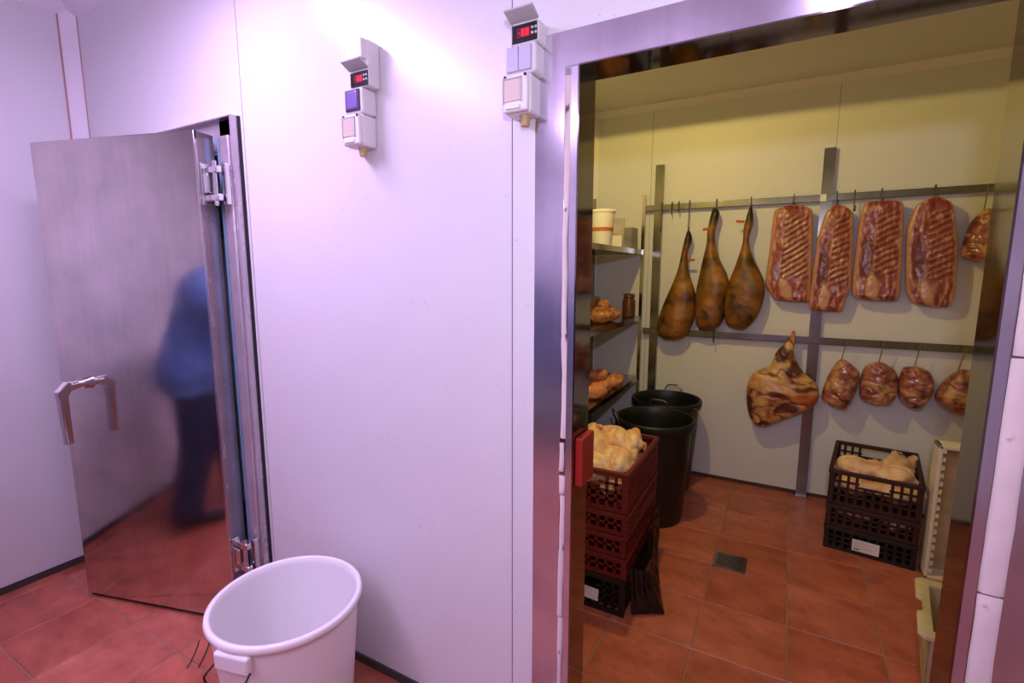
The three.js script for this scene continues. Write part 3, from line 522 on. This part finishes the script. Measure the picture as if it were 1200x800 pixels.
// plucked chicken lying breast up along x, 0.25 m long
const chickenGeo = sdfMesh([0.01, 0, 0], 0.36, 52, (x, y, z) => {
  let d = ell(x, y, z, [0, 0, 0], [0.108, 0.062, 0.074]);
  d = smin(d, ell(x, y, z, [-0.03, 0.022, 0.030], [0.075, 0.050, 0.040]), 0.018); d = smin(d, ell(x, y, z, [-0.03, 0.022, -0.030], [0.075, 0.050, 0.040]), 0.018);
  for (const s of [-1, 1]) {
    d = smin(d, capsule(x, y, z, [0.045, 0.005, s * 0.05], [0.105, 0.03, s * 0.052], 0.032, 0.022), 0.014);
    d = smin(d, capsule(x, y, z, [0.105, 0.03, s * 0.052], [0.150, 0.018, s * 0.035], 0.018, 0.010), 0.010);
    d = smin(d, capsule(x, y, z, [-0.07, 0.015, s * 0.062], [-0.005, 0.0, s * 0.085], 0.018, 0.014), 0.012);
    d = smin(d, capsule(x, y, z, [-0.005, 0.0, s * 0.085], [-0.06, -0.012, s * 0.088], 0.012, 0.008), 0.008);
  }
  d = smin(d, capsule(x, y, z, [-0.09, 0.0, 0], [-0.125, -0.012, 0.01], 0.024, 0.014), 0.02);
  d += 0.010 * Math.exp(-(z * z) / 0.00006) * smooth(0.01, 0.05, y);
  return d + 0.002 * N(x * 60, y * 60, z * 60);
}, (x, y, z) => { const n = fbm(x * 18, y * 18, z * 18, 4), m = fbm(x * 60, y * 60, z * 60, 3); return mixc(mixc(col(0xe0b98c), col(0xd98f76), smooth(0.0, 0.35, n)), col(0xe8cfa0), smooth(0.05, 0.3, -n) * 0.8 + 0.3 * m); });
const lumpGeo = (seed, r, c1, c2) => sdfMesh([0, 0, 0], 2.9 * Math.max(...r), 34, (x, y, z) => ell(x, y, z, [0, 0, 0], r) + 0.35 * Math.min(...r) * fbm(x * 16 + seed, y * 16, z * 16, 3), (x, y, z) => mixc(c1, c2, 0.5 + 1.3 * fbm(x * 30 + seed, y * 30, z * 30, 4)));

// ------------------------------------------------------------------ crates
function crate(label, w, h, d, pos, turn, m, group, o = {}) {
  const t = thing('plastic_crate', label, 'crate', pos, turn, group);
  const th = 0.006, rows = o.rows ?? 4, baseH = 0.02, rimH = 0.022;
  const panel = (W, slot) => {      // lattice in xy, centred in x, standing on y = 0
    const L = [], pitch = 0.038, n = Math.max(4, Math.round((W - 0.02) / pitch)), p = (W - 0.02) / n, y0 = baseH, y1 = h - rimH, rp = (y1 - y0) / rows;
    L.push(box(W, baseH, th, 0, baseH / 2, 0));
    for (let i = 0; i <= n; i++) {
      const x = -(W - 0.02) / 2 + i * p, mid = slot && Math.abs(x) < W * 0.16;
      if (mid) L.push(box(0.013, Math.max(0.004, y1 - y0 - rp * 1.5), th, x, y0 + (y1 - y0 - rp * 1.5) / 2, 0)); else L.push(box(i === 0 || i === n ? 0.022 : 0.013, y1 - y0, th, x, (y0 + y1) / 2, 0));
    }
    for (let r = 1; r < rows; r++) { const y = y0 + r * rp; if (slot && r === rows - 1) { for (const s of [-1, 1]) L.push(box(W * 0.34, 0.011, th, s * W * 0.33, y, 0)); L.push(box(W * 0.36, 0.011, th, 0, y - rp * 0.5, 0)); } else L.push(box(W, 0.011, th, 0, y, 0)); }
    return merge(L);
  };
  for (const s of [-1, 1]) { part(t, 'side_panel', panel(w, h > 0.14), m, [0, 0, s * (d / 2 - th)]); part(t, 'side_panel', panel(d, false), m, [s * (w / 2 - th), 0, 0], [0, Math.PI / 2, 0]); }
  part(t, 'rim', merge([rbx(-w / 2, w / 2, h - rimH, h, d / 2 - 0.012, d / 2 + 0.006, 0.003), rbx(-w / 2, w / 2, h - rimH, h, -d / 2 - 0.006, -d / 2 + 0.012, 0.003), rbx(w / 2 - 0.012, w / 2 + 0.006, h - rimH, h, -d / 2, d / 2, 0.003), rbx(-w / 2 - 0.006, -w / 2 + 0.012, h - rimH, h, -d / 2, d / 2, 0.003), ...[[-1, -1], [-1, 1], [1, -1], [1, 1]].map(([a, b]) => rbox(0.026, h, 0.026, 0.006, 2, a * (w / 2 - 0.011), h / 2, b * (d / 2 - 0.011)))]), m);
  const B = []; for (let i = 0; i < 10; i++) B.push(box(0.016, 0.006, d - 0.02, -w / 2 + 0.02 + i * (w - 0.04) / 9, 0.005, 0)); for (let i = 0; i < 12; i++) B.push(box(w - 0.02, 0.006, 0.016, 0, 0.005, -d / 2 + 0.02 + i * (d - 0.04) / 11));
  part(t, 'base_grid', merge(B), m);
  return t;
}
function paperLabel(seed) {
  const c = document.createElement('canvas'); c.width = 256; c.height = 128; const x = c.getContext('2d'), R = rng(seed);
  x.fillStyle = '#dcd6d4'; x.fillRect(0, 0, 256, 128); x.fillStyle = '#8a8488';
  for (let r = 0; r < 5; r++) x.fillRect(16, 16 + r * 18, 60 + R() * 140, 4);
  x.fillStyle = '#4a4648'; x.fillRect(16, 100, 60, 12);
  const t = new THREE.CanvasTexture(c); t.colorSpace = THREE.SRGBColorSpace; return t;
}
function labelPart(parent, w, h, pos, rot, seed) { part(parent, 'paper_label', new THREE.BoxGeometry(w, h, 0.0015), new THREE.MeshStandardMaterial({ map: paperLabel(seed), roughness: 0.7 }), pos, rot, 'crumpled white paper label'); }
// stack beside the doorway
const FX = -0.705, FZ = -2.185, gS = 'crates stacked beside the doorway';
const low = crate('black crate with white label at the foot of the stack beside the black sheet', 0.37, 0.170, 0.54, [FX, 0, FZ], 0, M.crateBlack, gS);
labelPart(low, 0.09, 0.055, [0.030, 0.075, 0.275], [0, 0, -0.05], 5);
[0.172, 0.270, 0.368].forEach((y, i) => crate(['dark red crate resting on the black crate', 'dark red crate in the middle of the tall stack', 'dark red crate directly under the crate of plucked chickens'][i], 0.37, 0.096, 0.54, [FX + [0.004, -0.003, 0.002][i], y, FZ], 0, M.crateRed, gS, { rows: 2 }));
crate('dark red lattice crate full of plucked chickens on top of the tall stack', 0.37, 0.180, 0.54, [FX, 0.466, FZ], 0, M.crateRed, gS);
let chickSeen = 0;
function chicken(label, pos, rot, sc, group) {
  const m = solo('plucked_chicken', label, 'chicken', chickenGeo, chickMat, pos, rot, group); m.scale.setScalar(sc);
}
const gC = 'plucked chickens in the top crate of the tall stack', lC = 'pale plucked chicken lying lengthwise on the heap in the tall stack';
for (const [x, y, z, ry, rx, rz] of [[-0.80, 0.535, -2.05, 0.2, 0, 0], [-0.635, 0.532, -2.06, 1.6, 0, 0], [-0.80, 0.535, -2.32, 1.4, 0, 0], [-0.64, 0.535, -2.31, 1.6, 0, 0],
  [-0.735, 0.602, -2.015, 2.95, 0.05, 0.0], [-0.632, 0.600, -2.14, 1.60, 0.1, 0.05], [-0.765, 0.640, -2.20, 1.45, 0.1, 0.10], [-0.640, 0.640, -2.30, 1.9, -0.1, 0.05], [-0.76, 0.612, -2.385, 3.05, 0, 0.05]]) chicken(y < 0.58 ? 'plucked chicken under the heap, glimpsed through the lattice of the tall stack' : z > -2.05 ? 'plucked chicken lying crosswise behind the front lattice of the tall stack' : z < -2.35 ? 'plucked chicken lying crosswise at the rear of the crate by the dustbins' : lC, [x, y, z], [rx, ry, rz], y > 0.58 ? 1.0 : 0.78, gC);
// stack by the meat wall, turned a little
const RT = 0.125, gR = 'crates stacked by the meat wall', rc = [0.487, -3.24];
const ra = crate('dark crate with white label at the foot of the stack by the meat wall', 0.385, 0.128, 0.55, [rc[0], 0, rc[1]], -RT, M.crateBlack, gR, { rows: 3 });
labelPart(ra, 0.115, 0.062, [-0.01, 0.056, 0.2775], [0, 0, 0], 9);
crate('dark crate in the middle of the stack by the meat wall', 0.385, 0.118, 0.55, [rc[0], 0.130, rc[1]], -RT, mat(0x2e0f0c, { roughness: 0.5 }), gR, { rows: 3 });
crate('dark crate of chickens on top of the stack by the meat wall', 0.385, 0.190, 0.55, [rc[0], 0.250, rc[1]], -RT, mat(0x2e0f0c, { roughness: 0.5 }), gR, { rows: 4 });
const gD = 'plucked chickens in the top crate by the meat wall', lD = 'plucked chicken lying crosswise on top in the crate by the meat wall';
for (const [x, y, z, ry, rz] of [[0.40, 0.325, -3.12, 0.3, 0], [0.56, 0.325, -3.10, -0.5, 0], [0.43, 0.325, -3.36, 1.4, 0], [0.58, 0.325, -3.36, 1.6, 0], [0.40, 0.395, -3.20, 0.15, 0.06], [0.55, 0.392, -3.17, 2.9, -0.04], [0.60, 0.395, -3.33, 1.2, 0.2]]) chicken(y < 0.36 ? 'plucked chicken under the others in the top crate by the meat wall' : z < -3.3 ? 'plucked chicken propped up behind the others in the crate by the meat wall' : lD, [x, y, z], [0, ry - RT, rz], 0.86, gD);
const lE = 'plucked chicken glimpsed inside the middle crate by the meat wall';
for (const [x, z, ry] of [[0.41, -3.09, 0.1], [0.58, -3.08, 1.2], [0.42, -3.34, 1.5], [0.59, -3.36, 1.4]]) chicken(lE, [x, 0.185, z], [0, ry - RT, 0], 0.72, 'plucked chickens in the middle crate by the meat wall');

{ // black plastic sheet hanging out of the black crate
  const nu = 44, nv = 18, P = [], I = [], top = [[-0.512, 0.215, -1.955], [-0.435, 0.190, -2.015], [-0.470, 0.250, -2.22], [-0.500, 0.300, -2.44]], bot = [[-0.492, 0.010, -1.945], [-0.372, 0.008, -2.02], [-0.440, 0.020, -2.24], [-0.488, 0.03, -2.42]];
  const line = (L, u) => { const t = Math.min(u * 3, 2.9999), i = Math.floor(t), f = t - i; return [0, 1, 2].map((k) => L[i][k] + (L[i + 1][k] - L[i][k]) * f); };
  const at = (u, v, o) => { const a = line(top, u), b = line(bot, u), w = 0.007 * Math.sin(u * 46 + v * 2) * Math.sin(Math.PI * clamp(v + 0.15)) + 0.012 * fbm(u * 7, v * 3, 2, 3); return [a[0] + (b[0] - a[0]) * v + w + o, a[1] + (b[1] - a[1]) * Math.pow(v, 0.9), a[2] + (b[2] - a[2]) * v + w + o]; };
  for (const o of [0, 0.0015]) for (let j = 0; j <= nv; j++) for (let i = 0; i <= nu; i++) P.push(...at(i / nu, j / nv, o));
  const S = (nu + 1) * (nv + 1);
  for (let j = 0; j < nv; j++) for (let i = 0; i < nu; i++) { const q = j * (nu + 1) + i; I.push(q, q + 1, q + nu + 2, q, q + nu + 2, q + nu + 1); I.push(S + q, S + q + nu + 2, S + q + 1, S + q, S + q + nu + 1, S + q + nu + 2); }
  const g = new THREE.BufferGeometry(); g.setAttribute('position', new THREE.Float32BufferAttribute(P, 3)); g.setIndex(I); g.computeVertexNormals();
  solo('plastic_sheet', 'black plastic sheet hanging out beside the foot of the tall crate stack', 'plastic sheet', metreUV(g), M.bagBlack);
}

// ------------------------------------------------------------------ dustbins
function bin(label, pos, turn) {
  const b = thing('dustbin', label, 'bin', pos, turn, 'black dustbins in the corner');
  const P = [[0, 0], [0.172, 0], [0.178, 0.008], [0.205, 0.40], [0.214, 0.56], [0.226, 0.562], [0.231, 0.585], [0.231, 0.606], [0.225, 0.615], [0.214, 0.612], [0.206, 0.56], [0.196, 0.40], [0.170, 0.02], [0, 0.018]].map((p) => new THREE.Vector2(...p));
  part(b, 'shell', new THREE.LatheGeometry(P, 64), M.blackPlastic);
  for (const s of [-1, 1]) { const c = s > 0 ? 0 : Math.PI; const h = part(b, 'handle', tube([[0.222, 0.585, -0.062], [0.238, 0.625, -0.056], [0.242, 0.650, -0.036], [0.242, 0.652, 0.036], [0.238, 0.625, 0.056], [0.222, 0.585, 0.062]], 0.005, 40, 8, false, 0.3), M.galv, null, [0, c, 0], 'bent metal handle'); }
}
bin('black dustbin in the corner with raised wire handle against the wall', [-0.675, 0, -3.395], Math.PI / 2);
bin('black dustbin standing just behind the tall crate stack', [-0.640, 0, -2.905], 0.5);

// ------------------------------------------------------------------ floor drain
{
  const d = thing('floor_drain', 'small square dirty metal drain cover set in the tiles', 'drain', [-0.162, 0.0, -2.585]);
  part(d, 'frame', merge([box(0.15, 0.005, 0.012, 0, 0.0022, 0.069), box(0.15, 0.005, 0.012, 0, 0.0022, -0.069), box(0.012, 0.005, 0.126, 0.069, 0.0022, 0), box(0.012, 0.005, 0.126, -0.069, 0.0022, 0)]), M.galv);
  part(d, 'sump', box(0.126, 0.001, 0.126, 0, 0.0016, 0), M.rubber);
  for (let i = 0; i < 7; i++) part(d, 'bar', box(0.126, 0.003, 0.008, 0, 0.0034, -0.054 + i * 0.018), M.galv);
}
// ------------------------------------------------------------------ goods by the right jamb
{
  const t = thing('plastic_tray', 'white plastic tray standing on end beside the crate stack', 'tray', [0.67, 0, -2.90]);
  part(t, 'tray_floor', rbx(0, 0.42, 0, 0.665, -0.11, -0.095, 0.004), M.cream);
  for (const [x0, x1] of [[0, 0.016], [0.404, 0.42]]) part(t, 'tray_wall', rbx(x0, x1, 0, 0.665, -0.10, 0, 0.004), M.offwhite);
  for (const [y0, y1] of [[0, 0.016], [0.649, 0.665]]) part(t, 'tray_wall', rbx(0, 0.42, y0, y1, -0.10, 0, 0.004), M.offwhite);
  for (let i = 0; i < 16; i++) part(t, 'rim_tooth', box(0.012, 0.02, 0.012, 0.022, 0.04 + i * 0.04, -0.008), M.offwhite);
  const b = thing('plastic_tub', 'cream plastic tub with notched rim on the floor by the doorway jamb', 'tub', [0.657, 0, -2.170], -0.15);
  const w = 0.32, d = 0.40, h = 0.25;
  part(b, 'tub_wall', merge([rbx(-w / 2 + 0.03, -w / 2 + 0.036, 0.012, h, -d / 2 + 0.03, d / 2 - 0.03, 0.002), rbx(w / 2 - 0.036, w / 2 - 0.03, 0.012, h, -d / 2 + 0.03, d / 2 - 0.03, 0.002), rbx(-w / 2 + 0.03, w / 2 - 0.03, 0.012, h, -d / 2 + 0.03, -d / 2 + 0.036, 0.002), rbx(-w / 2 + 0.03, w / 2 - 0.03, 0.012, h, d / 2 - 0.036, d / 2 - 0.03, 0.002)]), M.cream);
  part(b, 'tub_floor', rbx(-w / 2 + 0.03, w / 2 - 0.03, 0.012, 0.02, -d / 2 + 0.03, d / 2 - 0.03, 0.002), M.cream);
  const outer = new THREE.Shape([[-w / 2, -d / 2 + 0.02], [-w / 2 + 0.02, -d / 2], [w / 2 - 0.02, -d / 2], [w / 2, -d / 2 + 0.02], [w / 2, d / 2 - 0.02], [w / 2 - 0.02, d / 2], [-w / 2 + 0.02, d / 2], [-w / 2, d / 2 - 0.02], [-w / 2, 0.06], [-w / 2 + 0.018, 0.045], [-w / 2 + 0.018, -0.045], [-w / 2, -0.06]].map((p) => new THREE.Vector2(...p)));
  outer.holes.push(new THREE.Path([[-w / 2 + 0.036, -d / 2 + 0.036], [-w / 2 + 0.036, d / 2 - 0.036], [w / 2 - 0.036, d / 2 - 0.036], [w / 2 - 0.036, -d / 2 + 0.036]].map((p) => new THREE.Vector2(...p))));
  part(b, 'rim', metreUV(new THREE.ExtrudeGeometry(outer, { depth: 0.012, bevelEnabled: true, bevelSize: 0.003, bevelThickness: 0.003, bevelSegments: 2 }).rotateX(Math.PI / 2).translate(0, h + 0.006, 0)), M.cream);
  for (const sx of [-1, 1]) for (const sz of [-1, 1]) part(b, 'foot', rbox(0.02, 0.03, 0.05, 0.004, 2, sx * (w / 2 - 0.042), 0.015, sz * (d / 2 - 0.06)), M.rubber, null, null, 'dark foot');
}
// ------------------------------------------------------------------ goods on the shelves
{
  const p = thing('plastic_pot', 'cream plastic pot on the highest steel shelf', 'pot', [-1.02, 1.62, -2.98]);
  part(p, 'shell', new THREE.LatheGeometry([[0, 0.003], [0.058, 0.003], [0.074, 0.20], [0.082, 0.203], [0.082, 0.216], [0.071, 0.216], [0.055, 0.012], [0, 0.012]].map((q) => new THREE.Vector2(...q)), 48), M.offwhite);
  part(p, 'orange_band', metreUV(cyl(0.0690, 0.0665, 0.022, 40).translate(0, 0.10, 0)), mat(0xb8641c, { roughness: 0.5 }), null, null, 'orange band');
  solo('carton', 'tall white carton beside the cream pot on the highest shelf', 'carton', rbox(0.14, 0.19, 0.11, 0.005, 2, 0, 0.095, 0), mat(0xbdb0ae, { roughness: 0.7, map: grainTex }), [-1.03, 1.62, -3.24], [0, 0.3, 0]);
  solo('carton', 'short white carton between the tall carton and the grey carton', 'carton', rbox(0.07, 0.07, 0.09, 0.005, 2, 0, 0.035, 0), mat(0xd9d2c8, { roughness: 0.7 }), [-0.97, 1.62, -3.13], [0, 0.2, 0]);
  solo('carton', 'grey printed carton at the end of the highest shelf', 'carton', rbox(0.11, 0.145, 0.10, 0.005, 2, 0, 0.0725, 0), mat(0x9a938c, { roughness: 0.7, map: grainTex }), [-1.0, 1.62, -3.46], [0, -0.2, 0]);
  solo('jar', 'brown glass jar at the end of the middle shelf', 'jar', new THREE.LatheGeometry([[0, 0.001], [0.042, 0.001], [0.045, 0.006], [0.045, 0.115], [0.036, 0.13], [0.036, 0.138], [0.040, 0.138], [0.040, 0.165], [0, 0.166]].map((q) => new THREE.Vector2(...q)), 36), mat(0x5a3318, { roughness: 0.3 }), [-0.985, 1.145, -3.50]);
  solo('carton', 'white carton behind the dark meat on the middle shelf', 'carton', rbox(0.10, 0.15, 0.30, 0.006, 2, 0, 0.075, 0), mat(0xb9a9a0, { roughness: 0.7, map: grainTex }), [-1.18, 1.145, -3.15]);
  const lm = vc(0.38), c1 = col(0x7a3a1c), c2 = col(0xc98a5a), k1 = col(0xc4622e), k2 = col(0xe0a070);
  const gA = lumpGeo(2, [0.085, 0.055, 0.075], c1, c2), gK = lumpGeo(7, [0.085, 0.055, 0.08], k1, k2);
  for (const [x, y, z, r, s] of [[-1.02, 1.195, -2.98, 0.2, 1], [-1.01, 1.19, -3.16, 1.3, 0.85], [-1.03, 1.255, -3.05, 2.1, 0.7]]) { const m = solo('meat_piece', 'browned meat piece heaped on the middle shelf', 'meat', gA, lm, [x, y, z], [0, r, 0], 'meat pieces on the middle shelf'); m.scale.setScalar(s); }
  for (const [x, y, z, r, s] of [[-1.0, 0.748, -2.82, 0.2, 1], [-1.01, 0.748, -3.0, 1.0, 0.95], [-0.99, 0.745, -3.17, 2.2, 0.85], [-1.02, 0.815, -2.98, 0.7, 0.7], [-1.0, 0.73, -3.33, 0.4, 0.5]]) { const m = solo('poultry_piece', 'orange pink poultry piece heaped on the lower shelf', 'poultry', gK, lm, [x, y, z], [0, r, 0], 'poultry pieces on the lower shelf'); m.scale.setScalar(s); }
}

// ------------------------------------------------------------------ person out of frame, mirrored in the steel door
{
  const g = thing('person', 'person in blue jacket and dark trousers stooping, mirrored in the steel door', 'person', [-2.575, 0, -0.105], -0.55); g.scale.set(1.05, 1.06, 1.05);
  // local +x is where the person faces; +y up
  const J = { pel: [-0.02, 0.84, 0], waist: [0.0, 1.0, 0], chest: [0.12, 1.22, 0], neck: [0.27, 1.36, 0], head: [0.40, 1.40, 0] };
  const bodyF = (x, y, z) => {
    let d = ell(x, y, z, [-0.02, 0.86, 0], [0.14, 0.15, 0.17]);
    d = smin(d, capsule(x, y, z, J.pel, J.chest, 0.175, 0.19), 0.06); d = smin(d, capsule(x, y, z, [0.10, 1.24, -0.12], [0.10, 1.24, 0.12], 0.15, 0.15), 0.06);
    d = smin(d, capsule(x, y, z, J.chest, J.neck, 0.10, 0.055), 0.05); d = smin(d, ell(x, y, z, J.head, [0.10, 0.115, 0.078]), 0.03);
    d = smin(d, ell(x, y, z, [0.485, 1.365, 0], [0.03, 0.05, 0.035]), 0.02); d = smin(d, ell(x, y, z, [0.505, 1.385, 0], [0.018, 0.022, 0.012]), 0.008);
    for (const s of [-1, 1]) {
      d = smin(d, ell(x, y, z, [0.39, 1.40, s * 0.08], [0.02, 0.032, 0.01]), 0.006);
      d = smin(d, capsule(x, y, z, [0.12, 1.27, s * 0.19], [0.22, 1.02, s * 0.21], 0.062, 0.050), 0.04);
      d = smin(d, capsule(x, y, z, [0.22, 1.02, s * 0.21], [0.42, 0.98, s * 0.14], 0.048, 0.034), 0.02);
      d = smin(d, capsule(x, y, z, [-0.02, 0.82, s * 0.09], [0.05 + s * 0.08, 0.46, s * 0.11], 0.115, 0.085), 0.04);
      d = smin(d, capsule(x, y, z, [0.05 + s * 0.08, 0.46, s * 0.11], [0.03 + s * 0.14, 0.09, s * 0.12], 0.085, 0.08), 0.02);
      d = smin(d, capsule(x, y, z, [0.02 + s * 0.14, 0.045, s * 0.12], [0.21 + s * 0.14, 0.035, s * 0.135], 0.045, 0.033), 0.025);
    }
    return d + 0.006 * N(x * 14, y * 14, z * 14);
  };
  const handF = (s) => (x, y, z) => {
    let d = ell(x, y, z, [0.47, 0.97, s * 0.125], [0.048, 0.018, 0.038]); d = smin(d, capsule(x, y, z, [0.40, 0.985, s * 0.145], [0.44, 0.975, s * 0.13], 0.030, 0.026), 0.02);
    [[-0.027, 0.060], [-0.009, 0.072], [0.009, 0.068], [0.026, 0.052]].forEach(([o, l]) => { d = smin(d, capsule(x, y, z, [0.505, 0.970, s * 0.125 + o], [0.505 + l * 0.55, 0.958, s * 0.12 + o], 0.0095, 0.009), 0.005); d = smin(d, capsule(x, y, z, [0.505 + l * 0.55, 0.958, s * 0.12 + o], [0.505 + l, 0.930, s * 0.118 + o], 0.009, 0.008), 0.004); });
    d = smin(d, capsule(x, y, z, [0.455, 0.965, s * 0.095], [0.495, 0.950, s * 0.070], 0.012, 0.009), 0.006); return d;
  };
  const skin = col(0xb98770), jk = col(0x4f6ca6), tr = col(0x262e48), sh = col(0x18161a), cuff = col(0x8d8a92);
  const paint = (x, y, z) => { if (y < 0.075) return y < 0.02 ? cuff : sh; if (Math.hypot(x - 0.40, y - 1.40) < 0.15 && x > 0.29) return skin; if (x > 0.42 && y < 1.1) return skin; return y < 0.74 + 0.02 * N(z * 9, x * 9) ? tr : mixc(jk, col(0x6280b4), 0.5 + fbm(x * 8, y * 8, z * 8, 3)); };
  const parts = [sdfMesh([0.1, 0.76, 0], 1.66, 120, bodyF, paint)];
  for (const s of [-1, 1]) parts.push(sdfMesh([0.48, 0.965, s * 0.12], 0.24, 64, handF(s), () => skin));
  part(g, 'body', mergeGeometries(parts.map((q) => q.toNonIndexed())), vc(0.75));
  part(g, 'hair', sdfMesh([0.38, 1.42, 0], 0.34, 44, (x, y, z) => Math.max(ell(x, y, z, [0.385, 1.412, 0], [0.110, 0.118, 0.088]), 0.03 - (0.43 - x) - 0.5 * (y - 1.40)), () => col(0x1a1412)), vc(0.6));
}

scene.traverse((o) => { if (o.isMesh) { o.castShadow = true; o.receiveShadow = true; } });
renderer.render(scene, camera);
